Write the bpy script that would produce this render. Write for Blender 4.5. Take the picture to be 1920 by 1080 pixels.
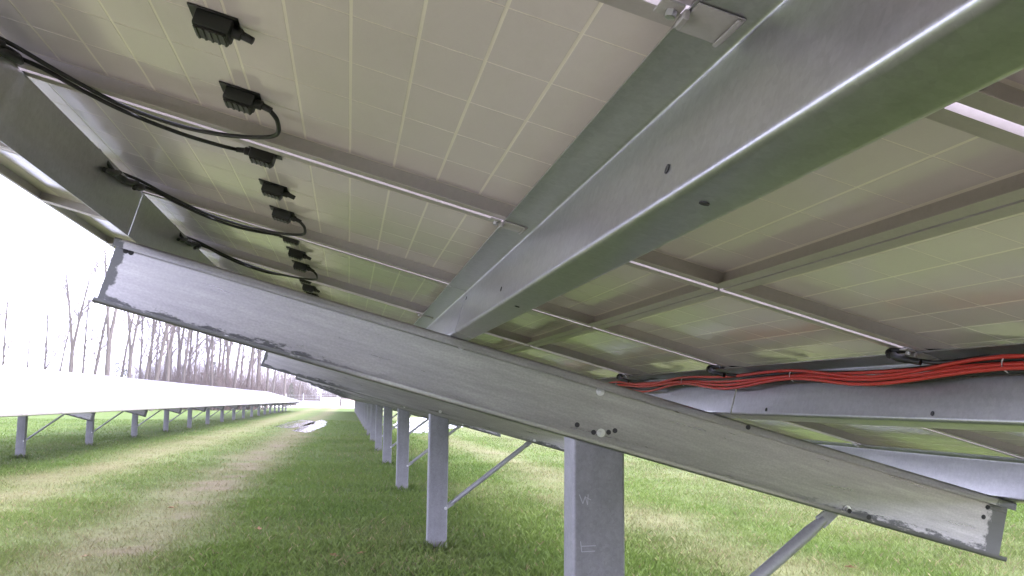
import bpy, bmesh, math, random
import numpy as np
from mathutils import Vector, Matrix
R = math.radians
rng = random.Random(7)
nrg = np.random.default_rng(11)
for o in list(bpy.data.objects): bpy.data.objects.remove(o)
scene = bpy.context.scene
C = scene.collection

# ------------------------------------------------------------------ camera
EYE = 1.354
FPX, YAW, PIT, ROLL = 1702.27, 0.1760, 0.1240, 0.0098
cd = bpy.data.cameras.new('camera'); cam = bpy.data.objects.new('camera', cd); C.objects.link(cam)
cd.sensor_width = 36; cd.lens = FPX / 1920 * 36; cd.clip_end = 3000; cd.clip_start = 0.02
Fv = Vector((math.sin(YAW)*math.cos(PIT), math.cos(YAW)*math.cos(PIT), math.sin(PIT)))
Rv = Vector((math.cos(YAW), -math.sin(YAW), 0)); Uv = Rv.cross(Fv)
R2 = Rv*math.cos(ROLL) + Uv*math.sin(ROLL); U2 = -Rv*math.sin(ROLL) + Uv*math.cos(ROLL)
cam.matrix_world = Matrix(((R2.x, U2.x, -Fv.x, 0), (R2.y, U2.y, -Fv.y, 0), (R2.z, U2.z, -Fv.z, EYE), (0, 0, 0, 1)))
scene.camera = cam

# ------------------------------------------------------------------ sky, sun, exposure
SUN_EL, SUN_AZ = R(42), R(115)          # azimuth clockwise from +Y (the sun stands to the right, south)
w = bpy.data.worlds.new('World'); scene.world = w; w.use_nodes = True
nt = w.node_tree; nt.nodes.clear()
wo = nt.nodes.new('ShaderNodeOutputWorld'); bg = nt.nodes.new('ShaderNodeBackground')
sky = nt.nodes.new('ShaderNodeTexSky'); sky.sky_type = 'NISHITA'; sky.sun_disc = False
sky.sun_elevation = SUN_EL; sky.sun_rotation = SUN_AZ; sky.dust_density = 5.0; sky.air_density = 1.0; sky.ozone_density = 1.0
hs = nt.nodes.new('ShaderNodeHueSaturation'); hs.inputs['Saturation'].default_value = 0.12
mx = nt.nodes.new('ShaderNodeMix'); mx.data_type = 'RGBA'; mx.inputs['Factor'].default_value = 0.6
mx.inputs['B'].default_value = (7.9, 8.0, 9.1, 1)      # even cloud cover
nt.links.new(sky.outputs[0], hs.inputs['Color']); nt.links.new(hs.outputs[0], mx.inputs['A'])
nt.links.new(mx.outputs['Result'], bg.inputs[0]); bg.inputs[1].default_value = 0.15
nt.links.new(bg.outputs[0], wo.inputs[0])
sl = bpy.data.lights.new('sun', 'SUN'); so = bpy.data.objects.new('sun', sl); C.objects.link(so)
sl.energy = 0.9; sl.angle = R(20); sl.color = (1, 0.97, 0.93)
sd = Vector((math.sin(SUN_AZ)*math.cos(SUN_EL), math.cos(SUN_AZ)*math.cos(SUN_EL), math.sin(SUN_EL)))
so.rotation_euler = (-sd).to_track_quat('-Z', 'Y').to_euler()
so.location = (0, 0, 30)
vs = scene.view_settings; vs.view_transform = 'Standard'; vs.look = 'None'; vs.gamma = 1; vs.use_curve_mapping = False
vs.exposure = 2.45
vs.use_white_balance = True; vs.white_balance_temperature = 5800; vs.white_balance_tint = 25
scene.cycles.max_bounces = 10; scene.cycles.diffuse_bounces = 5; scene.cycles.glossy_bounces = 4

# ------------------------------------------------------------------ materials
def mat(name, col, rough=0.5, metal=0.0, spec=0.5, build=None):
    m = bpy.data.materials.new(name); m.use_nodes = True
    b = m.node_tree.nodes['Principled BSDF']
    b.inputs['Base Color'].default_value = (*col, 1); b.inputs['Roughness'].default_value = rough
    b.inputs['Metallic'].default_value = metal; b.inputs['Specular IOR Level'].default_value = spec
    if build: build(m.node_tree, b)
    return m
def N(t, kind, **k):
    n = t.nodes.new(kind)
    for a, v in k.items():
        if a in n.inputs: n.inputs[a].default_value = v
        else: setattr(n, a, v)
    return n
def math_(t, op, a, b=0.0, c=None, clamp=False):
    n = t.nodes.new('ShaderNodeMath'); n.operation = op; n.use_clamp = clamp
    for i, v in enumerate((a, b, c)):
        if v is None: continue
        if isinstance(v, (int, float)): n.inputs[i].default_value = v
        else: t.links.new(v, n.inputs[i])
    return n.outputs[0]
def mixc(t, f, a, b, mode='MIX'):
    n = t.nodes.new('ShaderNodeMix'); n.data_type = 'RGBA'; n.blend_type = mode
    for key, v in (('Factor', f), ('A', a), ('B', b)):
        if isinstance(v, (int, float)): n.inputs[key].default_value = v
        elif isinstance(v, tuple): n.inputs[key].default_value = (*v, 1)
        else: t.links.new(v, n.inputs[key])
    return n.outputs['Result']
def noise(t, scale, detail=4, rough=0.55, vec=None, sc=None, coord='Object'):
    n = t.nodes.new('ShaderNodeTexNoise'); n.inputs['Scale'].default_value = scale
    n.inputs['Detail'].default_value = detail; n.inputs['Roughness'].default_value = rough
    if vec is None: vec = t.nodes.new('ShaderNodeTexCoord').outputs[coord]
    if sc:
        mp = t.nodes.new('ShaderNodeMapping'); mp.inputs['Scale'].default_value = sc
        t.links.new(vec, mp.inputs[0]); vec = mp.outputs[0]
    t.links.new(vec, n.inputs['Vector']); return n.outputs['Fac']
def ramp(t, fac, stops):
    n = t.nodes.new('ShaderNodeValToRGB'); cr = n.color_ramp
    while len(cr.elements) > len(stops): cr.elements.remove(cr.elements[-1])
    while len(cr.elements) < len(stops): cr.elements.new(0.5)
    for e, (p, c) in zip(cr.elements, stops):
        e.position = p; e.color = (c, c, c, 1) if isinstance(c, (int, float)) else (*c, 1)
    t.links.new(fac, n.inputs[0]); return n.outputs[0]
def bump(t, b, h, strength=0.3, dist=0.002):
    n = t.nodes.new('ShaderNodeBump'); n.inputs['Strength'].default_value = strength; n.inputs['Distance'].default_value = dist
    t.links.new(h, n.inputs['Height']); t.links.new(n.outputs[0], b.inputs['Normal'])

def galv(c0, c1, rough=0.42, stretch=(1, 1, 1)):
    def f(t, b):
        cl = noise(t, 7, 6, 0.65, sc=stretch)
        sp = noise(t, 210, 2, 0.6)
        vo = t.nodes.new('ShaderNodeTexVoronoi'); vo.inputs['Scale'].default_value = 95
        t.links.new(t.nodes.new('ShaderNodeTexCoord').outputs['Object'], vo.inputs['Vector'])
        sv = t.nodes.new('ShaderNodeSeparateColor'); t.links.new(vo.outputs['Color'], sv.inputs[0])
        fac = math_(t, 'MULTIPLY_ADD', sp, 0.30, math_(t, 'MULTIPLY_ADD', sv.outputs[0], .14, math_(t, 'MULTIPLY', cl, 0.72)), clamp=True)
        base = ramp(t, fac, [(0.3, c0), (0.85, c1)])
        scuff = ramp(t, noise(t, 30, 5, .75, sc=(stretch[0]*1.5, stretch[1]*.5, stretch[2]*1.5)), [(.60, 0.0), (.85, 1.0)])
        t.links.new(mixc(t, math_(t, 'MULTIPLY', scuff, .22), base, tuple(x*.45 for x in c0)), b.inputs['Base Color'])
        t.links.new(math_(t, 'MULTIPLY_ADD', cl, 0.10, math_(t, 'MULTIPLY_ADD', sv.outputs[1], .05, rough - 0.07)), b.inputs['Roughness'])
        bump(t, b, sp, 0.03, 0.0006)
    return f
M = {}
M['purlin'] = mat('galvanized_purlin', (.5, .5, .52), .45, .92, build=galv((.38, .38, .385), (.56, .56, .57), .33, (3, .35, 3)))
M['strut'] = mat('galvanized_tube', (.3, .3, .31), .5, .5, build=galv((.26, .26, .27), (.40, .40, .41), .5))
def post_nodes(t, b):
    galv((.155, .155, .165), (.27, .27, .285), .55, (2, 2, 1))(t, b)
    src = b.inputs['Base Color'].links[0].from_socket
    sx = t.nodes.new('ShaderNodeSeparateXYZ'); t.links.new(t.nodes.new('ShaderNodeTexCoord').outputs['Object'], sx.inputs[0])
    mud = ramp(t, math_(t, 'MULTIPLY_ADD', sx.outputs[2], -3.2, math_(t, 'MULTIPLY', noise(t, 45, 5, .75), 1.0)), [(.18, 0.0), (.5, 1.0)])
    t.links.new(mixc(t, math_(t, 'MULTIPLY', mud, .6), src, (.15, .115, .08)), b.inputs['Base Color'])
M['post'] = mat('galvanized_post', (.4, .41, .43), .55, .45, build=post_nodes)
M['bolt'] = mat('zinc_bolt', (.62, .62, .63), .3, .9)
M['hole'] = mat('dark_slot', (.035, .035, .035), .8)
M['clamp'] = mat('clamp_aluminium', (.45, .43, .41), .5, .5, build=galv((.38, .36, .34), (.48, .46, .44), .5))
M['frame'] = mat('module_frame_aluminium', (.56, .53, .52), .42, .3, build=galv((.41, .375, .36), (.50, .46, .445), .42, (.4, .4, 3)))
M['black'] = mat('black_plastic', (.010, .010, .010), .5)
M['lid'] = mat('black_plastic_lid', (.02, .019, .018), .4)
M['cable'] = mat('black_cable', (.008, .008, .0085), .45)
M['red'] = mat('red_cable', (.42, .03, .018), .4)
M['tie'] = mat('pale_cable_tie', (.62, .62, .6), .5)
M['chalk'] = mat('chalk', (.36, .365, .39), .9)

def rafter_nodes(t, b):
    tc = t.nodes.new('ShaderNodeTexCoord'); sx = t.nodes.new('ShaderNodeSeparateXYZ'); t.links.new(tc.outputs['Object'], sx.inputs[0])
    x, z = sx.outputs[0], sx.outputs[2]
    streak = noise(t, 6, 6, .65, sc=(.6, 6, 7)); sp = noise(t, 120, 2, .5, sc=(1, 1, 1.6))
    fac = math_(t, 'MULTIPLY_ADD', sp, 0.4, math_(t, 'MULTIPLY', streak, 0.8), clamp=True)
    base = ramp(t, fac, [(0.3, (.24, .235, .235)), (0.62, (.33, .322, .32)), (0.9, (.45, .44, .435))])
    # water stains at the cut ends and along the lower lip
    n1 = noise(t, 16, 5, .7, sc=(1.1, 1, 1)); n2 = noise(t, 24, 4, .7, sc=(.55, 1, 1.5))
    end_r = math_(t, 'MULTIPLY_ADD', math_(t, 'SUBTRACT', x, 2.03), 9.0, math_(t, 'MULTIPLY', n1, 1.0), clamp=False)
    end_l = math_(t, 'MULTIPLY_ADD', math_(t, 'SUBTRACT', -1.045, x), 12.0, math_(t, 'MULTIPLY', n1, 0.9), clamp=False)
    low = math_(t, 'MULTIPLY_ADD', math_(t, 'SUBTRACT', -.160, z), 8.0, math_(t, 'MULTIPLY', n2, 1.0))
    e1 = ramp(t, end_r, [(0.52, 0.0), (0.62, 1.0)]); e2 = ramp(t, end_l, [(0.56, 0.0), (0.63, 1.0)]); e3 = ramp(t, low, [(0.66, 0.0), (0.74, 1.0)])
    lowmask = ramp(t, math_(t, 'MULTIPLY', math_(t, 'ABSOLUTE', math_(t, 'SUBTRACT', x, .55)), .62), [(0.42, 0.0), (0.62, 1.0)])
    st = math_(t, 'MAXIMUM', math_(t, 'MAXIMUM', e1, e2), math_(t, 'MULTIPLY', e3, lowmask))
    t.links.new(mixc(t, math_(t, 'MULTIPLY', st, .9), base, (.075, .078, .075)), b.inputs['Base Color'])
    t.links.new(math_(t, 'MULTIPLY_ADD', st, -.5, .82), b.inputs['Metallic'])
    t.links.new(math_(t, 'MULTIPLY_ADD', streak, 0.16, .22), b.inputs['Roughness'])
    bump(t, b, sp, 0.06, 0.001)
M['rafter'] = mat('galvanized_rafter', (.45, .45, .46), .45, .8, build=rafter_nodes)

def back_nodes(c0, c1):
    def f(t, b):
        pos = t.nodes.new('ShaderNodeNewGeometry').outputs['Position']
        n1 = noise(t, 2.2, 6, .65, vec=pos); n2 = noise(t, 240, 2, .5, vec=pos); n3 = noise(t, 9, 6, .75, vec=pos, sc=(1, .3, 1))
        oi = t.nodes.new('ShaderNodeObjectInfo')
        fac = math_(t, 'MULTIPLY_ADD', n2, .22, math_(t, 'MULTIPLY_ADD', oi.outputs['Random'], .16, math_(t, 'MULTIPLY', n1, .66)), clamp=True)
        base = ramp(t, fac, [(.3, c0), (.8, c1)])
        dust = ramp(t, n3, [(.5, 0.0), (.8, 1.0)])
        t.links.new(mixc(t, math_(t, 'MULTIPLY', dust, .22), base, (.46, .41, .34)), b.inputs['Base Color'])
        t.links.new(math_(t, 'MULTIPLY_ADD', dust, .12, math_(t, 'MULTIPLY_ADD', n1, .10, .08)), b.inputs['Roughness'])
    return f
M['backsheet'] = mat('backsheet_white', (.78, .72, .62), .3, 0, .5, build=back_nodes((.88, .82, .73), (.94, .89, .80)))  # cell gaps coloured lighter, standing in for daylight passing through them
M['cell'] = mat('cell_behind_backsheet', (.62, .57, .53), .3, 0, .5, build=back_nodes((.68, .62, .615), (.755, .69, .685)))
M['glass'] = mat('module_glass', (.05, .055, .075), .22, 0, 1.0)
M['glass'].node_tree.nodes['Principled BSDF'].inputs['IOR'].default_value = 1.6

def grass_ground(t, b):
    at = t.nodes.new('ShaderNodeAttribute'); at.attribute_name = 'tone'
    n1 = noise(t, 7, 6, .7); n2 = noise(t, 55, 4, .7)
    f = ramp(t, math_(t, 'MULTIPLY_ADD', n2, .6, math_(t, 'MULTIPLY', n1, .5), clamp=True), [(.3, .45), (.75, 1.35)])
    t.links.new(mixc(t, 1.0, at.outputs['Color'], f, 'MULTIPLY'), b.inputs['Base Color'])
    bump(t, b, n2, .7, .03)
M['ground'] = mat('turf_soil', (.07, .09, .03), .95, 0, .2, build=grass_ground)
def blade_nodes(t, b):
    at = t.nodes.new('ShaderNodeAttribute'); at.attribute_name = 'tone'
    t.links.new(at.outputs['Color'], b.inputs['Base Color'])
    tr = t.nodes.new('ShaderNodeBsdfTranslucent'); t.links.new(at.outputs['Color'], tr.inputs[0])
    ms = t.nodes.new('ShaderNodeMixShader'); ms.inputs[0].default_value = .3
    out = t.nodes['Material Output']
    t.links.new(b.outputs[0], ms.inputs[1]); t.links.new(tr.outputs[0], ms.inputs[2]); t.links.new(ms.outputs[0], out.inputs[0])
M['blade'] = mat('grass_blade', (.08, .13, .03), .55, 0, .3, build=blade_nodes)
M['water'] = mat('puddle_water', (.20, .19, .17), .06, 0, .5)
M['gravel'] = mat('pale_gravel', (.5, .46, .4), .95, 0, .2, build=lambda t, b: t.links.new(ramp(t, noise(t, 14, 6, .7), [(.3, (.46, .43, .37)), (.8, (.70, .66, .59))]), b.inputs['Base Color']))
def bark(c0, c1):
    return lambda t, b: t.links.new(ramp(t, noise(t, 5, 5, .7, sc=(3, 3, .6)), [(.3, c0), (.75, c1)]), b.inputs['Base Color'])
M['bark'] = mat('grey_bark', (.2, .18, .17), .9, 0, .2, build=bark((.06, .05, .043), (.14, .118, .10)))
M['twig'] = mat('brown_twigs', (.2, .15, .13), .9, 0, .2, build=bark((.075, .06, .055), (.15, .12, .11)))
M['redtwig'] = mat('reddish_brush', (.26, .14, .11), .9, 0, .2, build=bark((.085, .062, .055), (.15, .112, .098)))
M['needle'] = mat('evergreen_needles', (.05, .07, .035), .8, 0, .2, build=bark((.035, .05, .022), (.085, .11, .05)))
M['leaf'] = mat('dead_oak_leaf', (.3, .16, .07), .8, 0, .2, build=lambda t, b: t.links.new(ramp(t, noise(t, 40, 4, .6), [(.3, (.16, .09, .045)), (.75, (.33, .22, .12))]), b.inputs['Base Color']))
M['whitepaint'] = mat('white_painted_steel', (.78, .78, .76), .5)
M['fence'] = mat('fence_wire', (.5, .5, .5), .5, .7)
M['wood'] = mat('pinkish_boards', (.5, .38, .33), .8)

# ------------------------------------------------------------------ mesh helpers
class MB:
    def __init__(s): s.v = []; s.f = []
    def box(s, x0, x1, y0, y1, z0, z1):
        i = len(s.v)
        s.v += [(x0,y0,z0),(x1,y0,z0),(x1,y1,z0),(x0,y1,z0),(x0,y0,z1),(x1,y0,z1),(x1,y1,z1),(x0,y1,z1)]
        s.f += [(i,i+3,i+2,i+1),(i+4,i+5,i+6,i+7),(i,i+1,i+5,i+4),(i+1,i+2,i+6,i+5),(i+2,i+3,i+7,i+6),(i+3,i,i+4,i+7)]
        return s
    def extrude(s, prof, a, b, axis):
        """closed 2D outline pushed along an axis; prof points are the two other axes in x,y,z order"""
        i = len(s.v); n = len(prof)
        def P(p, t):
            return {'x': (t, p[0], p[1]), 'y': (p[0], t, p[1]), 'z': (p[0], p[1], t)}[axis]
        s.v += [P(p, a) for p in prof] + [P(p, b) for p in prof]
        for k in range(n):
            j = (k+1) % n; s.f.append((i+k, i+j, i+n+j, i+n+k))
        return s
    def endcap(s, outer, inner, t, axis):
        i = len(s.v); n = len(outer)
        def P(p): return {'x': (t, p[0], p[1]), 'y': (p[0], t, p[1]), 'z': (p[0], p[1], t)}[axis]
        s.v += [P(p) for p in outer] + [P(p) for p in inner]
        for k in range(n-1): s.f.append((i+k, i+k+1, i+n+k+1, i+n+k))
    def tube(s, pts, r, sides=8, cap=True):
        pts = [Vector(p) for p in pts]; n = len(pts); i0 = len(s.v)
        rr = r if isinstance(r, (list, tuple)) else [r]*n
        up = Vector((0, 0, 1)); 
        for k, p in enumerate(pts):
            t = (pts[min(k+1, n-1)] - pts[max(k-1, 0)]).normalized()
            a = t.cross(up)
            if a.length < 1e-3: a = t.cross(Vector((1, 0, 0)))
            a.normalize(); b = t.cross(a)
            for j in range(sides):
                q = 2*math.pi*j/sides
                s.v.append(tuple(p + (a*math.cos(q) + b*math.sin(q))*rr[k]))
        for k in range(n-1):
            for j in range(sides):
                l = (j+1) % sides
                s.f.append((i0+k*sides+j, i0+k*sides+l, i0+(k+1)*sides+l, i0+(k+1)*sides+j))
        if cap:
            s.f.append(tuple(i0+j for j in range(sides))); s.f.append(tuple(i0+(n-1)*sides+j for j in reversed(range(sides))))
        return s
    def mesh(s, name, m, smooth=None):
        me = bpy.data.meshes.new(name); me.from_pydata(s.v, [], s.f); me.materials.append(m)
        bm = bmesh.new(); bm.from_mesh(me); bmesh.ops.recalc_face_normals(bm, faces=bm.faces); bm.to_mesh(me); bm.free()
        if smooth is not None:
            me.shade_smooth(); me.set_sharp_from_angle(angle=R(smooth))
        return me
def obj(name, me, parent=None, loc=None, rot=None):
    o = bpy.data.objects.new(name, me); C.objects.link(o)
    if parent: o.parent = parent
    if loc is not None: o.location = loc
    if rot is not None: o.rotation_euler = rot
    return o
def tag(o, label=None, cat=None, group=None, kind=None):
    if label: o['label'] = label
    if cat: o['category'] = cat
    if group: o['group'] = group
    if kind: o['kind'] = kind
    return o
def thing(name, label, cat, loc=(0,0,0), rot=(0,0,0), group=None):
    return tag(obj(name, None, None, loc, rot), label, cat, group)
def bev(me, w, seg=2, ang=30):
    bm = bmesh.new(); bm.from_mesh(me)
    bmesh.ops.bevel(bm, geom=[e for e in bm.edges if e.calc_face_angle(0) > R(ang)], offset=w, segments=seg, affect='EDGES', profile=.5)
    bm.to_mesh(me); bm.free(); me.shade_smooth(); me.set_sharp_from_angle(angle=R(40)); return me
def thin(path, t, rad, seg=5):
    """centre line with rounded bends -> (outer side, inner side) point lists"""
    pts = [Vector(p) for p in path]; out = [pts[0]]
    for k in range(1, len(pts)-1):
        a = (pts[k-1]-pts[k]).normalized(); b = (pts[k+1]-pts[k]).normalized()
        for j in range(seg+1):
            q = j/seg; p1 = pts[k]+a*rad; p2 = pts[k]+b*rad
            out.append(p1*(1-q)**2 + pts[k]*2*q*(1-q) + p2*q*q)
    out.append(pts[-1])
    L, Rr = [], []
    for k, p in enumerate(out):
        d = (out[min(k+1, len(out)-1)] - out[max(k-1, 0)]).normalized(); n = Vector((-d.y, d.x))
        L.append(p+n*t/2); Rr.append(p-n*t/2)
    return [tuple(p) for p in L], [tuple(p) for p in Rr]
def thin_beam(name, m, path, t, rad, a, b, axis, cuts=1):
    L, Q = thin(path, t, rad); mb = MB()
    mb.extrude(L + Q[::-1], a, b, axis)
    mb.endcap(L, Q, a, axis); mb.endcap(L, Q, b, axis)
    return mb.mesh(name, m, 35)
def spline(pts, n=8):
    P = [Vector(p) for p in pts]; out = []
    for k in range(len(P)-1):
        p0, p1, p2, p3 = P[max(k-1,0)], P[k], P[k+1], P[min(k+2, len(P)-1)]
        for j in range(n):
            t = j/n
            out.append(.5*((2*p1)+(p2-p0)*t+(2*p0-5*p1+4*p2-p3)*t*t+(3*p1-p0-3*p2+p3)*t**3))
    out.append(P[-1]); return out

# ------------------------------------------------------------------ numbers of the array
TH = 0.2647; X0, Z0 = 0.3234, 0.2086 + EYE
YR, BAY = 2.937, 5.44
HP = 0.138                                  # purlin height
PU = (-1.015, -0.003, 0.932, 2.045)          # purlin webs, up the slope to down
UL, UR, HR = -1.085, 2.108, 0.211           # rafter ends and depth
UC = (-0.620, 1.445)                        # centres of the two module tiers
MW, ML, PITCH, YJ = 0.997, 2.06, 1.016, 0.761
ROW2 = -7.90
ct, st = math.cos(TH), math.sin(TH)
def S(u, y, n, dx=0.0): return (X0 + dx + u*ct + n*st, y, Z0 - u*st + n*ct)
TILT = (0, TH, 0)

# ------------------------------------------------------------------ ground
def vnoise(x, y, sc, seed):
    x = np.asarray(x)*sc; y = np.asarray(y)*sc
    xi = np.floor(x).astype(np.int64); yi = np.floor(y).astype(np.int64); fx = x-xi; fy = y-yi
    def h(a, b):
        v = (a*374761393 + b*668265263 + seed*982451653) & 0xffffffff
        v = ((v ^ (v >> 13))*1274126177) & 0xffffffff
        return ((v ^ (v >> 16)) & 0xffff)/65535.0
    fx = fx*fx*(3-2*fx); fy = fy*fy*(3-2*fy)
    return (h(xi,yi)*(1-fx)+h(xi+1,yi)*fx)*(1-fy) + (h(xi,yi+1)*(1-fx)+h(xi+1,yi+1)*fx)*fy
def fbm(x, y, sc, seed): return .5*vnoise(x,y,sc,seed)+.28*vnoise(x,y,sc*2.1,seed+1)+.22*vnoise(x,y,sc*4.3,seed+2)
def band(x, c, wd): return np.clip(1.25-np.abs(x-c)/wd, 0, 1)
def straw(x, y):
    j = (fbm(x, y, .35, 3)-.5)*1.3
    v = .80*band(x+j*.7, -2.05, .75) + .72*band(x+j*.8, -4.7, .85) + .22*band(x+j, -3.5, 1.6) + .6*band(x+j, 3.6, .7) + .4*band(x+j, 5.9, 1.2)
    v = v*(.35+1.3*fbm(x, y, .8, 9)) + .55*np.clip(fbm(x, y, .5, 21)-.5, 0, 1)*2*(.5+.5*band(x, 4.8, 4))
    return np.clip(v, 0, 1)
def bare(x, y):
    j = (fbm(x, y, .5, 5)-.5)*1.0
    return np.clip(1.7*band(x+j*.6, -2.05, .36)*(fbm(x, y, 1.6, 31)-.47)*3.4, 0, 1)*.8*(np.abs(y-12) < 26)
def tone(x, y):
    s = straw(x, y)[:, None]; k = bare(x, y)[:, None]; g = fbm(x, y, .55, 41)[:, None]
    lush = np.array([.074, .130, .018])*(1-g) + np.array([.126, .178, .032])*g
    dry = np.array([.215, .19, .095])*(1-g) + np.array([.165, .18, .065])*g
    soil = np.array([.23, .17, .115])
    c = lush*(1-s) + dry*s
    c = c*(1-k*.75) + soil*k*.75
    # pale litter colour, added on unseen ground near the camera to light panel undersides
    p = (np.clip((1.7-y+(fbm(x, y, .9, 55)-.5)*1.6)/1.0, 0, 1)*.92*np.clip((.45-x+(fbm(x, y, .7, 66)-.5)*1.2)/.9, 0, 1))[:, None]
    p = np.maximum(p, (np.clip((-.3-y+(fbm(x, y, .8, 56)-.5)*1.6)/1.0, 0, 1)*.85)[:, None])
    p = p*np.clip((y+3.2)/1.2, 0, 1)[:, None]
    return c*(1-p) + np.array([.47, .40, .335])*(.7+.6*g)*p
gx = np.unique(np.concatenate([np.linspace(-600, -60, 28), np.linspace(-60, -14, 60), np.linspace(-14, 20, 190), np.linspace(20, 90, 50), np.linspace(90, 700, 24)]))
gy = np.unique(np.concatenate([np.linspace(-60, 4, 24), np.linspace(4, 34, 170), np.linspace(34, 90, 150), np.linspace(90, 220, 80), np.linspace(220, 1600, 30)]))
GX, GY = np.meshgrid(gx, gy); nx, ny = len(gx), len(gy)
co = np.stack([GX.ravel(), GY.ravel(), np.zeros(nx*ny)], 1)
idx = np.arange(nx*ny).reshape(ny, nx)
fc = np.stack([idx[:-1,:-1], idx[:-1,1:], idx[1:,1:], idx[1:,:-1]], -1).reshape(-1, 4)
def np_mesh(name, co, faces, m, colour=None):
    me = bpy.data.meshes.new(name); n = faces.shape[1]
    me.vertices.add(len(co)); me.vertices.foreach_set('co', co.astype(np.float32).ravel())
    me.loops.add(faces.size); me.loops.foreach_set('vertex_index', faces.astype(np.int32).ravel())
    me.polygons.add(len(faces)); me.polygons.foreach_set('loop_start', np.arange(0, faces.size, n, dtype=np.int32))
    if colour is not None:
        a = me.color_attributes.new('tone', 'FLOAT_COLOR', 'POINT')
        a.data.foreach_set('color', np.concatenate([colour, np.ones((len(colour),1))], 1).astype(np.float32).ravel())
    me.materials.append(m); me.update(calc_edges=True); me.validate(); return me
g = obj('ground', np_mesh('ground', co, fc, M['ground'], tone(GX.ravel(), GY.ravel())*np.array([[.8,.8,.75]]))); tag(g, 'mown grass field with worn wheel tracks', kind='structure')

# grass blades in the part of the field that the picture shows
def project(P):
    d = P - np.array([0, 0, EYE]); z = d@np.array(Fv)
    return 960 + FPX*(d@np.array(R2))/z, 540 - FPX*(d@np.array(U2))/z
bl_co, bl_fc, bl_cl = [], [], []; off = 0; PXg = .742
for y0, y1, dens, hh, ww in ((2.2, 5.5, 900, .060, .006), (5.5, 9, 2900, .058, .0036), (9, 13, 1900, .056, .0045), (13, 20, 950, .056, .0062), (20, 34, 330, .055, .010), (34, 60, 85, .055, .018)):
    x0, x1 = -.46*y1-1.0, .86*y1+1.0
    n = int((x1-x0)*(y1-y0)*dens)
    bx = nrg.uniform(x0, x1, n); by = nrg.uniform(y0, y1, n)
    px, py = project(np.stack([bx, by, np.zeros(n)], 1))
    k = (px > -220) & (px < 2140) & (py < 1260) if y0 > 4 else (bx > -2.5) & (bx < 5)
    clump = np.clip(fbm(bx, by, 3.2, 77)*.75 + fbm(bx, by, 1.1, 78)*.45 - .1, 0, 1)
    s = straw(bx, by); bb = bare(bx, by)
    k &= nrg.random(n) < np.clip(.35+1.1*clump, 0, 1)*(1-.55*s)*(1-.85*bb)
    bx, by, s, clump = bx[k], by[k], s[k], clump[k]; n = len(bx)
    h = hh*nrg.uniform(.5, 1.35, n)*(1-.45*s)*(.6+.8*clump); wd = ww*nrg.uniform(.6, 1.3, n)
    a = nrg.uniform(0, 2*np.pi, n); ln = nrg.uniform(.1, .95, n)*h; b = nrg.uniform(0, 2*np.pi, n)
    ux, uy = np.cos(a)*wd/2, np.sin(a)*wd/2; lx, ly = np.cos(b)*ln, np.sin(b)*ln
    base = np.stack([bx, by, np.full(n, -.002)], 1)
    v = np.stack([base + np.stack([-ux, -uy, 0*h], 1), base + np.stack([ux, uy, 0*h], 1),
                  base + np.stack([lx*.35+ux*.8, ly*.35+uy*.8, h*.6], 1), base + np.stack([lx, ly, h*.95], 1)], 1).reshape(-1, 3)
    i = off + np.arange(n)*4
    bl_co.append(v); bl_fc += [np.stack([i, i+1, i+2], 1), np.stack([i, i+2, i+3], 1)]; off += 4*n
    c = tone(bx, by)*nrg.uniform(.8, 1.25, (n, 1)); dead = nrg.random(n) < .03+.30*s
    c[dead] = np.array([.22, .19, .09])*nrg.uniform(.6, 1.25, (dead.sum(), 1))
    bl_cl.append(np.repeat(c, 4, 0))
for k in range(8):
    for (fx, fy) in [(PXg, 2.99+5.44*k)] + ([(PXg-7.9, 21.8+5.44*k)] if k < 4 else []):
        n = 260 if k < 4 else 90
        a = nrg.uniform(0, 2*np.pi, n); r = nrg.uniform(.0, .13, n); bx = fx+.09+np.cos(a)*(.10+r); by = fy+.07+np.sin(a)*(.09+r)
        h = nrg.uniform(.05, .15, n)*(1-r*3.5); wd = nrg.uniform(.004, .007, n); b = nrg.uniform(0, 2*np.pi, n); ln = h*nrg.uniform(.15, .8, n)
        a2 = nrg.uniform(0, 2*np.pi, n); ux, uy = np.cos(a2)*wd/2, np.sin(a2)*wd/2; lx, ly = np.cos(b)*ln, np.sin(b)*ln
        base = np.stack([bx, by, np.full(n, -.002)], 1)
        v = np.stack([base + np.stack([-ux, -uy, 0*h], 1), base + np.stack([ux, uy, 0*h], 1), base + np.stack([lx*.35+ux*.8, ly*.35+uy*.8, h*.6], 1), base + np.stack([lx, ly, h*.95], 1)], 1).reshape(-1, 3)
        i = off + np.arange(n)*4; bl_co.append(v); bl_fc += [np.stack([i, i+1, i+2], 1), np.stack([i, i+2, i+3], 1)]; off += 4*n
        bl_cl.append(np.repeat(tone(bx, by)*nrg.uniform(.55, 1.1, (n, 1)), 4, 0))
go = obj('grass', np_mesh('grass', np.concatenate(bl_co), np.concatenate(bl_fc), M['blade'], np.concatenate(bl_cl)))
tag(go, 'short green and straw coloured grass over the field', 'grass', kind='stuff')

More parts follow.
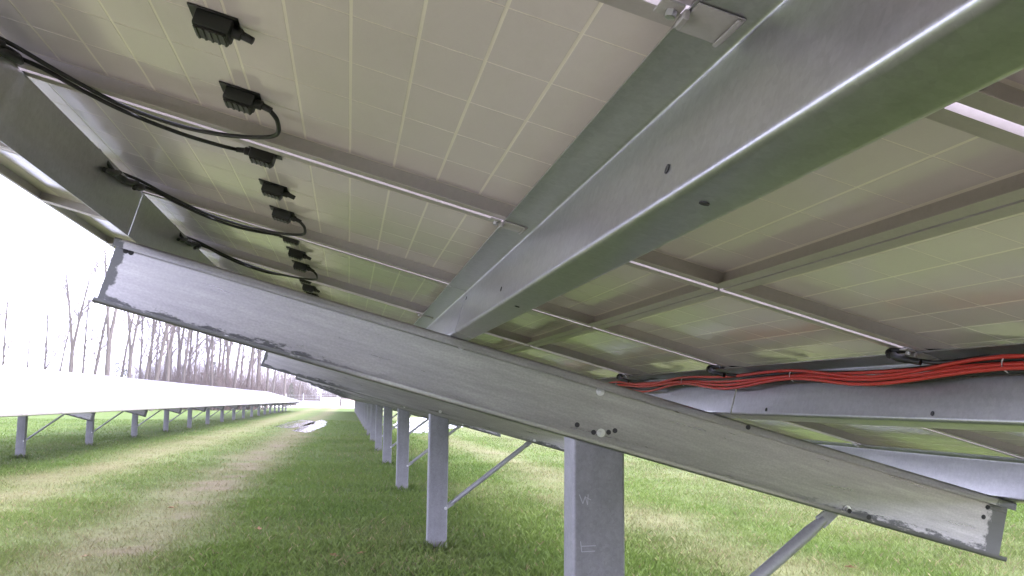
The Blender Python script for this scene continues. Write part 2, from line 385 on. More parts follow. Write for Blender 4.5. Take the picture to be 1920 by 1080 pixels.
# puddles, gravel road
def blob(name, pts, z, m, seed, label, kind='structure'):
    rr = random.Random(seed); P = spline(pts + [pts[0]], 7)[:-1]
    cx = sum(p.x for p in P)/len(P); cy = sum(p.y for p in P)/len(P); mb = MB()
    mb.v = [(cx, cy, z)] + [(p.x+rr.uniform(-.10, .10), p.y+rr.uniform(-.5, .5), z) for p in P]
    n = len(P); mb.f = [(0, 1+k, 1+(k+1) % n) for k in range(n)]
    return tag(obj(name, mb.mesh(name, m)), label, None, None, kind)
def p3(l): return [(a, b, 0) for a, b in l]
blob('puddle', p3([(-3.5, 46), (-3.4, 54), (-3.0, 61), (-2.1, 58), (-1.9, 50), (-2.6, 44)]), .012, M['water'], 1, 'small pale puddle in the wheel track, the farther left one')
blob('puddle', p3([(-2.3, 40), (-2.25, 47), (-2.1, 54), (-1.7, 61), (-1.25, 56), (-1.2, 47), (-1.6, 39)]), .012, M['water'], 2, 'larger pale puddle in the wheel track by the row end')
blob('puddle', p3([(2.3, 45), (3.0, 58), (4.8, 70), (8.6, 68), (9.4, 60), (6.6, 50), (4.2, 42), (2.8, 38)]), .012, M['water'], 3, 'wide pale puddle seen behind the posts of the near row')
mb = MB(); mb.v = [(-300, 150, .006), (300, 150, .006), (300, 192, .006), (-300, 192, .006)]; mb.f = [(0,1,2,3)]
tag(obj('gravel_road', mb.mesh('gravel_road', M['gravel'])), 'pale gravel road crossing beyond the rows', kind='structure')

# ------------------------------------------------------------------ support frames: post, rafter, strut
RD = .042                                   # width of the rafter flanges
rafter_me = thin_beam('rafter', M['rafter'], [(.0, -.028), (.0, -.0015), (RD, -.0015), (RD, -HR+.0015), (.0, -HR+.0015), (.0, -HR+.016)], .003, .006, UL, UR, 'x')
PX, PWD, PD = 0.742, .180, .135
def post_mesh(top_n):
    # web faces the camera, flanges run back; the top is cut along the rafter
    path = [(PWD-.022, PD), (PWD, PD), (PWD, 0), (0, 0), (0, PD), (.022, PD)]
    path = [(PWD-.0, PD)] and [(PWD-.025, PD-.002), (PWD-.002, PD-.002), (PWD-.002, .002), (.002, .002), (.002, PD-.002), (.025, PD-.002)]
    L, Q = thin(path, .004, .012); mb = MB()
    mb.extrude(L + Q[::-1], -.4, 1.3, 'z'); mb.endcap(L, Q, 1.3, 'z')
    out = []
    for v in mb.v:
        if v[2] > 1: out.append((v[0], v[1], zpost_top - v[0]*math.tan(TH)))
        else: out.append(v)
    mb.v = out
    return mb.mesh('post', M['post'], 35)
zpost_top = S((PX-X0+.02)/ct, 0, -.045)[2]
post_me = post_mesh(0)
# strut from low on the post to the lower side of the rafter
sa = Vector((PWD+.012, .045, .40)); 
_q = S(1.47, 0, -HR-.004); sb = Vector((_q[0]-PX, .045, _q[2]))
def strut_mesh():
    mb = MB(); d = (sb-sa); n = d.normalized()
    mb.tube([sa+n*.03, sa+n*.09, sa+d*.5, sb-n*.10, sb-n*.03], [.016, .0225, .0225, .0225, .016], 12)
    # flattened ends
    for e, sgn in ((sa, 1), (sb, -1)):
        q = MB(); side = Vector((-n.z, 0, n.x))
        pts = [e-n*.035*sgn+side*.02, e+n*.05*sgn+side*.024, e+n*.05*sgn-side*.024, e-n*.035*sgn-side*.02]
        i = len(mb.v)
        for yy in (-.006, .006): mb.v += [(p.x, p.y+yy, p.z) for p in pts]
        mb.f += [(i,i+1,i+2,i+3),(i+7,i+6,i+5,i+4)] + [(i+a, i+(a+1) % 4, i+4+(a+1) % 4, i+4+a) for a in range(4)]
    return mb.mesh('strut', M['strut'], 40)
strut_me = strut_mesh()
def hexbolt(r, h):
    mb = MB(); mb.tube([(0,0,0),(0,-h*.35,0)], r*1.5, 14); mb.tube([(0,-h*.35,0),(0,-h,0)], r, 6); mb.tube([(0,-h,0),(0,-h*1.5,0)], r*.5, 8)
    return mb.mesh('bolt', M['bolt'], 30)
bolt_me = hexbolt(.0095, .012); hole_me = MB().tube([(0,0,0),(0,-.0012,0)], .0085, 14).mesh('hole', M['hole'], 30)
lug_me = MB().box(-.03, .03, 0, .05, 0, .03).mesh('gusset', M['post'])
def frame(name_label, y, dx, detail, group, dxr=0.0):
    # y: front plane of the rafter; the Empty stands at the foot of the post
    t = thing('support_frame', name_label, 'support frame', (PX+dx+dxr, y+RD+.004, 0), (0,0,0), group)
    obj('post', post_me, t)
    r = obj('rafter', rafter_me, t, (X0-PX, -RD-.004, Z0), TILT)
    s = obj('strut', strut_me, t)
    if detail:
        for (u, n) in ((.577, -.166), (.539, -.034), (.046, -.016), (1.5, -.186)):
            obj('bolt', bolt_me, r, (u, RD-.0015, n))
        if detail > 1:
            for (u, n) in ((.491, -.162), (.552, -.171), (.602, -.157), (.622, -.146), (1.485, -.190), (-1.052, -.03), (-1.036, -.03), (2.03, -.04), (2.02, -.078), (1.56, -.192), (1.06, -.012)):
                obj('hole', hole_me, r, (u, RD-.0016 if n > -.19 and n < -.028 else -.0016, n))
        obj('bolt', bolt_me, s, (sa.x-.03, -.001, sa.z-.02))
    return t
ords = ['nearest', 'second', 'third', 'fourth', 'fifth', 'sixth', 'seventh', 'eighth', 'ninth', 'tenth', 'eleventh', 'twelfth', 'thirteenth', 'fourteenth', 'fifteenth', 'sixteenth', 'seventeenth', 'eighteenth', 'nineteenth', 'twentieth']
for k in range(20):
    lab = 'galvanized post with the long tilted rafter crossing the whole picture' if k == 0 else '%s galvanized post and rafter from the camera in the near row' % ords[k]
    t = frame(lab, YR + BAY*k, 0, 2 if k == 0 else (1 if k < 4 else 0), 'support frames of the near row')
    if k == 0:
        post = [c for c in t.children if c.name.startswith('post')][0]
        mb = MB()
        def stroke(x0, z0, x1, z1, wd=.0022):
            d = Vector((x1-x0, 0, z1-z0)).normalized(); q = Vector((-d.z, 0, d.x))*wd/2; i = len(mb.v)
            for yy in (-.0008, .0004):
                mb.v += [(x0+q.x, yy, z0+q.z), (x1+q.x, yy, z1+q.z), (x1-q.x, yy, z1-q.z), (x0-q.x, yy, z0-q.z)]
            mb.f += [(i,i+1,i+2,i+3),(i+7,i+6,i+5,i+4)] + [(i+a, i+(a+1) % 4, i+4+(a+1) % 4, i+4+a) for a in range(4)]
        zz = EYE - .335
        for a in ((.022,.03,.034,.0),(.034,.0,.042,.024),(.042,.024,.05,-.004),(.05,-.004,.052,.03),(.046,.02,.062,.012)): stroke(a[0], zz+a[1], a[2], zz+a[3])
        obj('chalk_mark', mb.mesh('chalk_mark', M['chalk']), post)
        mb = MB(); zz = EYE - .49
        for a in ((.026,.034,.03,.0),(.03,.0,.076,.002),(.03,.018,.078,.019)): stroke(a[0], zz+a[1], a[2], zz+a[3])
        obj('chalk_mark', mb.mesh('chalk_mark', M['chalk']), post)
for k in range(17):
    frame('%s post of the neighbouring row counted from the left edge' % ('first' if k == 0 else ords[k]), 21.75 + BAY*k, ROW2, 1 if k < 2 else 0, 'support frames of the neighbouring row')

# ------------------------------------------------------------------ purlins
FL = .064
def purlin_me(kind, a, b):
    t = .003; h = HP
    if kind == 'z': path = [(-FL, h-.0015-.012), (-FL, h-.0015), (0, h-.0015), (0, .0015), (FL, .0015), (FL, .0135)]
    else: path = [(-FL, h-.0165), (-FL, h-.0015), (0, h-.0015), (0, .0)]
    if kind == 'z': path[0] = (-FL+.001, h-.0015); path = path[0:1] + path[2:]
    return thin_beam('purlin', M['purlin'], path, t, .008, a, b, 'y')
slot_me = MB().tube([(0,0,0),(.0012,0,0)], .0055, 12).mesh('slot', M['hole'], 30)
slot2_me = MB().tube([(0,0,0),(0,0,-.0012)], .0055, 12).mesh('slot', M['hole'], 30)
def clamp_me():
    mb = MB()
    mb.box(-FL+.003, -.014, -.030, .030, HP-.0055, HP-.0035)              # plate under the flange
    mb.box(-.022, -.017, -.030, .030, HP-.0085, HP-.0060)            # stiffening rib
    mb.box(-FL-.003, -FL+.003, -.012, .012, HP-.014, HP-.0035)            # folded nose
    mb.box(-FL-.026, -FL-.003, -.014, .014, HP-.004, HP-.0006)
    return bev(mb.mesh('clamp', M['clamp']), .0015, 2)
clampm = clamp_me()
cbolt = MB().tube([(0,0,0),(0,0,-.007)], .0055, 6).mesh('bolt', M['bolt'], 30)
pnames = ['highest purlin', 'big second purlin', 'third purlin with the red cables', 'lowest purlin']
YS = 2.80                                   # splice beside the near rafter
for j, u in enumerate(PU):
    kind = 'c' if j == 0 else 'z'
    segs = [(YS-BAY, YS-.005)] + [(YS+BAY*2*k+.005, min(YS+BAY*2*(k+1)-.002, 107)) for k in range(10)]
    for si, (a, b) in enumerate(segs):
        yb = a
        L = b-a
        me = purlin_me(kind, 0, L)
        where = 'overhead before the near rafter' if si == 0 else ('running away past the near rafter' if si == 1 else 'far along the near row')
        lab = 'grey steel %s, %s' % (pnames[j], where)
        t = thing('purlin', lab, 'purlin', S(u, a, 0), TILT, 'purlins of the near row')
        obj('beam', me, t)
        if si == 0 and j in (1, 2, 3):
            for yy in ((.906, 1.988) if j == 1 else (1.763, 2.55) if j == 2 else (.9, 2.7)): obj('slot', slot_me, t, (-.0031, yy-a, .040 if j != 2 else .018), (0,0,0))
            obj('slot', slot_me, t, (-.0031, 2.74-a, .105))
            if j == 1:
                for yy in (.855, 1.9): obj('slot', slot2_me, t, (.030, yy-a, -.0002))
        if si < 2:
            for k in range(-3, 10):
                yj = YJ + PITCH*k
                if a < yj-.06 and yj+.06 < b and j != 0:
                    c = obj('clamp', clampm, t, (0, yj-a, 0)); obj('bolt', cbolt, c, (-FL-.012, 0, HP-.0042))
for j in (0, 1, 2, 3):
    u = PU[j]; kind = 'c' if j == 0 else 'z'
    for k in range(5):
        a = 16.4 + 21.76*k - (5.4 if k == 0 else 0); b = min(16.4 + 21.76*(k+1)-.005, 109)
        t = thing('purlin', 'grey steel purlin under the neighbouring row of panels', 'purlin', S(u, a, 0, ROW2), TILT, 'purlins of the neighbouring row')
        obj('beam', purlin_me(kind, 0, b-a), t)

# ------------------------------------------------------------------ solar modules
hl, hw = ML/2, MW/2
def rail(long):
    # local: x outwards is +x edge, section drawn at the edge, running along y
    mb = MB(); Lh = (hw if long == 's' else hl)
    fw = .022 if long == 's' else .030
    mb.box(-.0022, 0, -Lh, Lh, 0, .040)
    mb.box(-fw, -.0022, -Lh+(.0 if long == 'l' else .0305), Lh-(.0 if long == 'l' else .0305), 0, .0020)
    mb.box(-.010, -.0022, -Lh+.011, Lh-.011, .0383, .040)
    return mb.mesh('frame_rail', M['frame'])
rail_s, rail_l = rail('s'), rail('l')
NU, NY = 22, 6; PUc, PYc = .0885, .1625
cell_me = MB().box(-PUc/2+.0024, PUc/2-.0024, -PYc/2+.0016, PYc/2-.0016, -.0005, 0).mesh('cell', M['cell'])
OFF = .036                                  # the split boxes sit off the middle
cells_at = [(OFF+sg*(.013+PUc*(k+.5)), (q-2.5)*PYc) for sg in (-1, 1) for k in range(11) for q in range(6)]
strip_me = MB().box(-.0105, .0105, -hw+.004, hw-.004, -.0004, 0).mesh('centre_strip', M['cell'])
def cells_joined():
    mb = MB()
    for (x, y) in cells_at: mb.box(x-PUc/2+.0024, x+PUc/2-.0024, y-PYc/2+.0016, y+PYc/2-.0016, -.0005, 0)
    return mb.mesh('cells', M['cell'])
cells_me = cells_joined()
back_me = MB().box(-hl+.0023, hl-.0023, -hw+.0023, hw-.0023, .0336, .0346).mesh('backsheet', M['backsheet'])
glass_me = MB().box(-hl+.0024, hl-.0024, -hw+.0024, hw-.0024, .0348, .0382).mesh('glass', M['glass'])
def frame_joined():
    mb = MB()
    for sg in (-1, 1):
        mb.box(min(sg*hl, sg*(hl-.0022)), max(sg*hl, sg*(hl-.0022)), -hw, hw, 0, .04)
        mb.box(min(sg*(hl-.0022), sg*(hl-.022)), max(sg*(hl-.0022), sg*(hl-.022)), -hw+.0305, hw-.0305, 0, .002)
        mb.box(-hl+.0023, hl-.0023, min(sg*hw, sg*(hw-.0022)), max(sg*hw, sg*(hw-.0022)), 0, .04)
        mb.box(-hl+.0023, hl-.0023, min(sg*(hw-.0022), sg*(hw-.03)), max(sg*(hw-.0022), sg*(hw-.03)), 0, .002)
    return mb.mesh('frame', M['frame'])
frame_me = frame_joined()
# split junction boxes
jb_body = MB()
jb_body.box(-.028, .024, -.022, .022, -.026, -.0006)
jb_me = bev(jb_body.mesh('junction_box', M['black']), .004, 2)
mb = MB(); mb.box(-.040, .031, -.026, .026, -.0034, -.0004); jb_base = bev(mb.mesh('base_flange', M['black']), .001, 1)
mb = MB(); mb.box(-.025, .021, -.0185, .0185, -.0290, -.0258)
for q in range(5): mb.box(-.0225+q*.0095, -.0185+q*.0095, -.0195, .0195, -.0305, -.0280)
jb_lid = bev(mb.mesh('lid', M['lid']), .0009, 1)
jb_gland = MB().tube([(.022, 0, -.012), (.036, 0, -.013), (.038, 0, -.013), (.054, 0, -.016)], [.0085, .0085, .006, .0054], 10).mesh('gland', M['black'], 40)
def jbox(parent, y, gland=1):
    b = obj('junction_box', jb_me, parent, (OFF, y, .0336-.0004), (0, 0, 0 if gland > 0 else math.pi))
    obj('base_flange', jb_base, b); obj('lid', jb_lid, b); obj('gland', jb_gland, b)
    return b
def module(tier, i, detail, label, group, dx=0.0, y=None, half=False):
    yc = (YJ + PITCH*i + PITCH/2) if y is None else y
    t = thing('solar_module', label, 'solar panel', S(UC[tier], yc, HP+.0012, dx), TILT, group)
    if detail:
        for sg in (0, 1):
            obj('frame_rail', rail_s, t, ((hl-.0) if sg == 0 else -hl, 0, 0), (0, 0, sg*math.pi))
            obj('frame_rail', rail_l, t, (0, hw if sg == 0 else -hw, 0), (0, 0, math.pi/2 + sg*math.pi))
    else: obj('frame', frame_me, t)
    obj('glass', glass_me, t)
    if dx == 0.0:
        b = obj('backsheet', back_me, t)
        if detail > 1:
            for (x, yy) in cells_at: obj('cell', cell_me, b, (x, yy, .0336))
        else: tag(obj('cells', cells_me, b, (0, 0, .0336)), kind='stuff')
        obj('centre_strip', strip_me, b, (OFF, 0, .0336))
        if detail:
            jbox(t, -.327, -1); jbox(t, 0, 1); jbox(t, .314, 1)
    return t
low_hi = ['upper tier', 'lower tier']
place = {-1: 'right above the camera', 0: 'first full one ahead of the camera', 1: 'second one ahead of the camera', 2: 'third one ahead, just before the near rafter', 3: 'the one just past the near rafter'}
for i in range(-7, 9):
    for tier in (0, 1):
        near = -1 <= i <= 3
        lab = ('solar panel underside in the %s, %s' % (low_hi[tier], place[i])) if near else ('solar panel underside behind the camera, %s' % low_hi[tier] if i < 0 else 'solar panel underside hidden beyond the near rafter, %s' % low_hi[tier])
        module(tier, i, 2 if (0 <= i <= 1 or (i == 2 and tier == 0)) else (1 if near else 0), lab, None if near else 'panels of the near row out of sight')
# the far rest of the near row reads as one roof
mb = MB()
for i in range(9, 103):
    for tier in (0, 1):
        u = UC[tier]; yc = YJ + PITCH*i + PITCH/2
        k = len(mb.v); mb.box(u-hl, u+hl, yc-hw, yc+hw, HP+.002, HP+.041)
o = obj('solar_modules', mb.mesh('solar_modules', M['backsheet']), None, (X0, 0, Z0), TILT)
o.data.materials.append(M['glass'])
tag(o, 'far continuation of the near row of panels', 'solar panels', kind='stuff')
for i in range(96):
    for tier in (0, 1):
        module(tier, 0, 0, 'white glaring solar panel in the %s of the neighbouring row' % low_hi[tier], 'panels of the neighbouring row, %s' % low_hi[tier], ROW2, 11.3 + PITCH*i)

# ------------------------------------------------------------------ module leads and connectors (u, y, n above the rafter)
NB = HP + .0345
def lead(pts, r, label, name='module_lead', conn=None):
    P = [S(*p) for p in pts]; o = thing(name, label, 'cable', P[0])
    mb = MB(); q = spline(P, 10); mb.tube([v-Vector(P[0]) for v in q], r, 8)
    obj('cable', mb.mesh('cable', M['cable'], 60), o)
    for c in (conn or []):
        mb = MB(); q = spline([S(*p) for p in c], 8); n = len(q)
        rad = [(.0085 if .25 < k/(n-1) < .75 else .0068) for k in range(n)]
        mb.tube([v-Vector(P[0]) for v in q], rad, 8); obj('connector', mb.mesh('connector', M['black'], 60), o)
    return o
JU = UC[0] + OFF
gu = JU + .052
for i, nm in ((0, 'nearest joint'), (1, 'second joint'), (2, 'third joint by the near rafter'), (3, 'joint past the near rafter')):
    yj = YJ + PITCH*(i+1); yb = yj - PITCH/2 + .314; yn = yj + PITCH/2 - .327
    u1 = PU[0]
    lead([(gu-.002, yb, NB-.016), (gu+.014, yb+.018, NB-.026), (gu+.010, yb+.075, NB-.036), (gu-.04, yb+.125, NB-.042), (gu-.12, yb+.175, NB-.045), (gu-.20, yb+.20, NB-.045), (gu-.30, yb+.19, NB-.042), (gu-.39, yb+.12, NB-.036), (u1+.015, yj-.13, NB-.026), (u1-.05, yj-.15, NB-.024)], .0042,
         'black lead looping from the last junction box before the %s' % nm)
    lead([(JU-.052, yn, NB-.016), (JU-.09, yn-.05, NB-.030), (JU-.15, yj+.06, NB-.046), (JU-.24, yj+.005, NB-.050), (JU-.32, yj-.03, NB-.042), (u1+.04, yj-.05, NB-.030), (u1-.04, yj-.05, NB-.024)], .0042,
         'black lead running back past the %s' % nm)
    lead([(u1-.05, yj-.035, NB-.026), (u1+.012, yj-.06, NB-.030), (u1+.022, yj-.14, NB-.040), (u1+.018, yj-.26, NB-.062), (u1+.010, yj-.36, NB-.058), (u1-.02, yj-.42, NB-.03)], .0055,
         'connectors tucked behind the top purlin at the %s' % nm, 'connector_pair',
         [[(u1+.012, yj-.05, NB-.032), (u1+.026, yj-.12, NB-.045), (u1+.030, yj-.20, NB-.062)], [(u1+.022, yj-.16, NB-.040), (u1+.024, yj-.26, NB-.060), (u1+.014, yj-.35, NB-.062)], [(u1+.010, yj-.30, NB-.050), (u1+.018, yj-.37, NB-.066), (u1+.012, yj-.43, NB-.075)]])
u3 = PU[2]
for i, nm in ((0, 'first joint'), (1, 'second joint'), (2, 'third joint')):
    yj = YJ + PITCH*(i+1)
    lead([(u3+.10, yj-.16, NB-.03), (u3+.02, yj-.10, NB-.02), (u3-.05, yj-.02, NB-.030), (u3-.085, yj+.03, NB-.04), (u3-.10, yj+.0, NB-.055), (u3-.06, yj-.06, NB-.06), (u3-.03, yj-.12, NB-.05), (u3-.01, yj-.22, NB-.035), (u3+.06, yj-.30, NB-.024)], .0048,
         'black loop of lead over the red cables at the %s' % nm, 'module_lead',
         [[(u3-.09, yj+.03, NB-.045), (u3-.10, yj-.0, NB-.058), (u3-.075, yj-.05, NB-.064)], [(u3-.075, yj-.0, NB-.034), (u3-.095, yj+.035, NB-.042), (u3-.105, yj+.02, NB-.055)]])
# home-run cable bundle clipped along the third purlin
t = thing('cable_bundle', 'bundle of red and black cables tied along the third purlin', 'cables', S(u3-.02, -1, HP-.03), (0,0,0))
B0 = Vector(S(u3-.02, -1, HP-.03))
for q in (1, 2, 4, 5, 6, 7, 8):
    rr = random.Random(50+q); pts = []
    bu = u3-.018-.011*(q % 3)-rr.uniform(0,.006); bn = HP-.018-.011*(q//3)-rr.uniform(0, .004)
    y = -1.0; k = 0
    while y < 7.0:
        sag = (0 if k % 2 == 0 else rr.uniform(.002, .012 if q not in (2, 5, 8) else .03))
        pts.append(S(bu-(0 if k % 2 == 0 else rr.uniform(-.004, .01)), y, bn-sag)); y += .42; k += 1
    mb = MB(); mb.tube([v-B0 for v in spline(pts, 5)], .0043, 7)
    obj('cable', mb.mesh('cable', M['red'] if q in (2, 4, 5, 8) else M['cable'], 60), t)
for k in range(0, 10):
    y = -1.0 + .84*k; mb = MB()
    cx, cn = u3-.031, HP-.029
    loop = [S(cx+.0165*math.cos(a), y, cn+.0165*math.sin(a)) for a in [2*math.pi*z/12 for z in range(13)]]
    mb.tube([Vector(v)-B0 for v in loop], .0014, 5)
    obj('cable_tie', mb.mesh('cable_tie', M['tie'], 60), t)

# ------------------------------------------------------------------ fallen leaves
def leaf_me(seed):
    rr = random.Random(seed); n = 22; pts = []
    for k in range(n):
        a = 2*math.pi*k/n; lobes = .72+.28*math.cos(5*a*1.0+rr.uniform(-.3, .3))
        pts.append((.06*math.cos(a)*lobes, .034*math.sin(a)*lobes))
    mb = MB(); mb.v = [(0, 0, .012)] + [(x, y, .008+.35*abs(y)+.02*math.sin(20*x+seed)) for x, y in pts] + [(0, 0, .011)] + [(x, y, .007+.35*abs(y)+.02*math.sin(20*x+seed)) for x, y in pts]
    mb.f = [(0, 1+k, 1+(k+1) % n) for k in range(n)] + [(n+1, n+2+(k+1) % n, n+2+k) for k in range(n)] + [(1+k, n+2+k, n+2+(k+1) % n, 1+(k+1) % n) for k in range(n)]
    mb.tube([(.05, 0, .012), (.085, .006, .02)], .0012, 4)
    return mb.mesh('leaf', M['leaf'])
leafs = [leaf_me(s) for s in range(4)]
for q, (x, y, lab) in enumerate(((-1.40, 12.4, 'curled tan leaf between the wheel tracks and the near row'), (-.85, 9.75, 'small brown leaf in the grass right of the track'), (-.08, 8.05, 'brown leaf at the bottom of the picture, left one of a pair'), (.16, 8.2, 'orange brown leaf at the bottom of the picture, right one of a pair'),
                                 (-2.12, 8.3, 'pale leaf lying in the bare wheel track'), (4.05, 7.0, 'dead leaf on the bright grass at the lower right'), (-2.05, 11.7, 'pale leaf farther up the bare wheel track'))):
    o = tag(obj('fallen_leaf', leafs[q % 4], None, (x, y, .03), (rng.uniform(-.5, .5), rng.uniform(-.5, .5), rng.uniform(0, 6))), lab, 'leaf', 'fallen leaves'); o.scale = (.8,)*3

# ------------------------------------------------------------------ trees, brush and the far end
def bare_tree(seed, h, fork=False, lean=0.0):
    rr = random.Random(seed); tr = MB(); cr = MB()
    def limb(mbx, p, d, L, r, lvl):
        n = 5 if lvl == 0 else 4; pts = [p]; rad = [r]; q = p.copy(); dd = d.copy()
        for k in range(n):
            dd = (dd + Vector((rr.uniform(-1,1), rr.uniform(-1,1), rr.uniform(-.3,.6)))*(.04 if lvl == 0 else .20)).normalized()
            q = q + dd*L/n; pts.append(q); rad.append(r*(1-(k+1)/n*(.62 if lvl == 0 else .8)))
        mbx.tube(pts, rad, 6 if lvl == 0 else 3, cap=False)
        if lvl >= 3: return
        
        m = (15, 7, 4)[lvl]
        for k in range(m):
            f = rr.uniform(.3 if lvl == 0 else .25, 1.0); idx = min(int(f*n), n-1); g = f*n-idx
            b = pts[idx].lerp(pts[idx+1], g); a = rr.uniform(0, 2*math.pi)
            nd = (dd*rr.uniform(.8, 1.5) + Vector((math.cos(a), math.sin(a), rr.uniform(.0, .5)))).normalized()
            limb(cr, b, nd, L*rr.uniform(.16, .40), max(rad[idx]*.45, .026), lvl+1)
    d0 = Vector((lean, 0, 1)).normalized()
    if fork:
        b = Vector((lean*h*.4, 0, h*.42)); tr.tube([(0,0,-.3), tuple(b*.5), tuple(b)], [h*.021, h*.017, h*.0145], 7, cap=False)
        for sg in (-1, 1): limb(tr, b, Vector((.10*sg*rr.uniform(.6, 1.5)+lean, rr.uniform(-.1,.1), 1)).normalized(), h*.58, h*.012, 0)
    else: limb(tr, Vector((0,0,-.3)), d0, h, h*.0135, 0)
    return tr.mesh('trunk', M['bark'], 60), cr.mesh('crown', M['twig'])
variants = [bare_tree(100+s, 13.5 + 1.3*(s % 4), s in (2, 5), (-.02, .02, .0, .07, -.015, .0, .015)[s]) for s in range(7)]
def bush_me(seed, m, hh, ww, n):
    rr = random.Random(seed); mb = MB()
    for k in range(n):
        a = rr.uniform(0, 2*math.pi); b = rr.uniform(0, ww*.42); p = Vector((math.cos(a)*b, math.sin(a)*b, -.1))
        d = Vector((rr.uniform(-.5,.5), rr.uniform(-.5,.5), 1)); L = hh*rr.uniform(.45, 1.05)*(1-.45*(b/ww)); q = p
        for s in range(3):
            d2 = (d+Vector((rr.uniform(-.5,.5), rr.uniform(-.5,.5), 0))).normalized(); q2 = q+d2*L/3; r = .036*(1-s*.28)
            i = len(mb.v); o = Vector((rr.uniform(-1,1), rr.uniform(-1,1), 0)).normalized()*r; o2 = Vector((-o.y, o.x, 0))
            mb.v += [tuple(q+o), tuple(q+o2), tuple(q-o), tuple(q2)]; mb.f += [(i,i+1,i+3),(i+1,i+2,i+3),(i+2,i,i+3)]
            for z in range(3):
                e = q.lerp(q2, rr.random()); f = e+Vector((rr.uniform(-.5,.5), rr.uniform(-.5,.5), rr.uniform(-.05,.45)))*L*.32
                i = len(mb.v); mb.v += [tuple(e+o*.5), tuple(e-o*.5), tuple(f)]; mb.f.append((i,i+1,i+2))
            q = q2
    return mb.mesh('brush', m)
def evergreen_me(seed, h, wd):
    rr = random.Random(seed); mb = MB()
    for k in range(1500):
        z = h*(rr.random()**1.25)*.97+.1; rad = wd*.5*(1-z/h)**.7*(.55+.45*math.sin(z*5+seed)**2)
        a = rr.uniform(0, 6.28); b = rad*math.sqrt(rr.uniform(.15, 1)); p = Vector((math.cos(a)*b, math.sin(a)*b, z)); s = rr.uniform(.10, .24)
        d = Vector((math.cos(a), math.sin(a), rr.uniform(-.4, .3)))*s; e = Vector((-math.sin(a), math.cos(a), rr.uniform(-.3,.3)))*s*.5
        i = len(mb.v); mb.v += [tuple(p+e), tuple(p-e), tuple(p+d)]; mb.f.append((i,i+1,i+2))
    return mb.mesh('crown', M['needle'])
def from_px(px, depth):
    """ground point that shows at picture column px, at this distance along the rows"""
    d = Fv + R2*((px-960)/FPX) - U2*((748-540)/FPX)
    return (d.x/d.y*depth, depth, 0)
tl = []
spots = [(3,112,0,1.0),(45,120,4,.72),(78,116,1,.92),(104,135,6,.9),(129,100,2,.95),(150,108,4,1.0),(166,104,3,.95),(198,92,5,1.05),(222,130,6,1.0),(240,96,2,.78),(262,118,0,1.0),(276,112,1,1.0),(288,124,4,.95),(302,120,6,1.05),(320,114,0,1.0),(332,122,2,1.0),(347,128,1,1.0),(362,112,4,1.0),(374,126,3,.9),(398,108,0,1.1),(412,130,6,1.0),(424,116,5,1.0),(447,132,1,.9),(470,126,4,1.0),(488,138,0,.9),(510,150,6,.85),(533,158,2,.8),(560,170,1,.7),(590,230,4,.55),(634,235,0,.5),(684,238,1,.6),(268,104,6,.95),(284,100,3,1.0),(312,104,5,.9),(340,108,6,1.0),(355,120,0,.95),(386,118,2,.95),(405,122,1,1.0),(436,110,6,.9),(458,118,3,.95),(482,122,2,.85),(500,132,5,.8),(-40,118,5,1.0),(-85,112,1,1.1),(700,205,3,.7)]
nth = lambda n: {1:'1st',2:'2nd',3:'3rd'}.get(n, '%dth' % n) if n < 20 or n % 10 not in (1,2,3) else '%d%s' % (n, {1:'st',2:'nd',3:'rd'}[n % 10])
for q, (px, dep, v, sc) in enumerate(sorted(spots)):
    look = {2:'forked', 5:'tall forked', 3:'leaning', 0:'tall straight', 1:'slender', 4:'thin', 6:'bare'}[v]
    t = thing('bare_tree', '%s leafless tree, %s from the left along the treeline' % (look, nth(q+1)), 'tree', from_px(px, dep), (0, 0, rng.uniform(-.5, .5)), 'leafless trees behind the neighbouring row')
    sc *= .92 if px < 190 else 1.0
    t.scale = (sc,)*3
    obj('trunk', variants[v][0], t); obj('crown', variants[v][1], t)
ev = [evergreen_me(s, 5.2, 3.4) for s in (1, 2)]
evtrunk = MB().tube([(0,0,-.2),(0,0,2),(0,0,4.6)], [.12,.09,.02], 6).mesh('trunk', M['bark'], 60)
for q, (px, dep, s) in enumerate(((215, 98, .95), (232, 104, .85), (398, 112, 1.1), (418, 116, .95), (30, 110, .6), (105, 112, .7), (545, 165, .8), (648, 185, .9))):
    t = thing('evergreen_tree', '%s evergreen from the left among the leafless trees' % ('dark green first' if q == 4 else nth(q+1)), 'tree', from_px(px, dep), (0,0,q), 'evergreens in the treeline'); t.scale = (s,)*3
    t['label'] = ['squat dark evergreen behind the forked tree', 'smaller dark evergreen right beside the squat one', 'taller dark evergreen in the middle of the treeline', 'dark evergreen on the right of the taller one', 'low evergreen near the left edge', 'low evergreen among the leftmost trunks', 'small evergreen above the end of the white row', 'evergreen behind the far fence'][q]
    obj('crown', ev[q % 2], t); obj('trunk', evtrunk, t)
bushes = [bush_me(s, M['redtwig'] if s % 3 == 0 else M['twig'], 7.2, 6.5, 420) for s in range(5)]
bx = sorted([(-60+q*19+rng.uniform(-6, 6), rng.uniform(108, 128) if q < 28 else rng.uniform(196, 225)) for q in range(42)])
for q, (px, dep) in enumerate(bx):
    v = (3 if rng.random() < .55 else 0) if px > 280 else (1, 2, 4)[q % 3]
    t = tag(obj('brush', bushes[v], None, from_px(px, dep), (0, 0, rng.uniform(0, 6))), '%s clump of leafless brush, %s from the left along the treeline' % ('reddish' if v in (0, 3) else 'grey brown', nth(q+1)), 'bush', 'brush along the treeline')
    s = rng.uniform(.75, 1.3)*(1.0 if px > 250 else .6)*(1.5 if px > 470 else 1)*(.6 if px > 575 else 1); t.scale = (s, s, s)
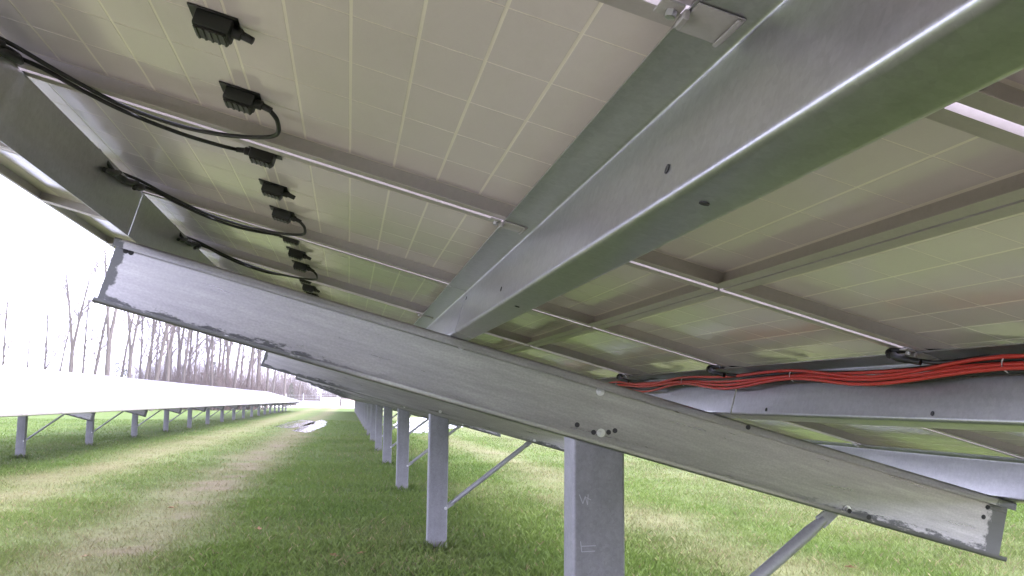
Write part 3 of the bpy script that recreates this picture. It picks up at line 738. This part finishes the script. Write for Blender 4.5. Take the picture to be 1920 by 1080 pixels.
# wire fence and cabinets where the lane ends
f = thing('wire_fence', 'wire fence with pale posts across the far end of the lane', 'fence', (0, 166, 0))
mb = MB().tube([(0,0,-.2),(0,0,2.3)], .05, 6); fp = mb.mesh('post', M['whitepaint'], 60)
xs = [from_px(470, 166)[0] + 3.0*k for k in range(10)]
for x in xs: obj('post', fp, f, (x, 0, 0))
mb = MB()
for z in (.1, .55, 1.0, 1.5, 2.05): mb.tube([(xs[0], 0, z), (xs[-1], 0, z)], .012, 4)
k = xs[0]
while k < xs[-1]:
    mb.tube([(k, .02, .1), (k, .02, 2.05)], .006, 3); k += .3
tag(obj('wire', mb.mesh('wire', M['fence']), f), kind='stuff')
def cabinet(px0, px1, dep, h, m, label):
    a, b = from_px(px0, dep)[0], from_px(px1, dep)[0]
    t = thing('equipment_cabinet', label, 'cabinet', ((a+b)/2, dep, 0)); wd = (b-a)/2
    obj('body', bev(MB().box(-wd, wd, -.8, .8, .12, h).mesh('body', m), .04), t)
    obj('plinth', MB().box(-wd-.1, wd+.1, -.9, .9, -.1, .118).mesh('plinth', M['gravel']), t)
    obj('roof', bev(MB().box(-wd-.08, wd+.08, -.88, .88, h+.003, h+.09).mesh('roof', m), .03), t)
    for sg in (-1, 1):
        d = obj('door', MB().box(min(sg*.02, sg*(wd-.1)), max(sg*.02, sg*(wd-.1)), -.83, -.802, .25, h-.12).mesh('door', m), t)
        obj('handle', MB().box(sg*.10-.02, sg*.10+.02, -.87, -.831, h*.5, h*.5+.2).mesh('handle', M['fence']), d)
cabinet(603, 637, 160, 1.55, M['whitepaint'], 'white equipment cabinet at the far end of the lane')
cabinet(640, 668, 163, 1.35, M['wood'], 'pinkish low cabinet right of the white one')
cabinet(557, 598, 163, .95, M['whitepaint'], 'low pale cabinet left of the white one')

# ------------------------------------------------------------------ thin haze over the field
hz = bpy.data.materials.new('haze_air'); hz.use_nodes = True; t = hz.node_tree; t.nodes.clear()
out = t.nodes.new('ShaderNodeOutputMaterial'); pv = t.nodes.new('ShaderNodeVolumePrincipled')
pv.inputs['Color'].default_value = (1, .98, .95, 1); pv.inputs['Density'].default_value = .00042; pv.inputs['Anisotropy'].default_value = .2
t.links.new(pv.outputs[0], out.inputs['Volume'])
o = obj('haze', MB().box(-760, 860, -120, 1700, -1, 26).mesh('haze', hz)); tag(o, 'thin pale haze over the field', 'haze', kind='stuff')
scene.cycles.volume_bounces = 1
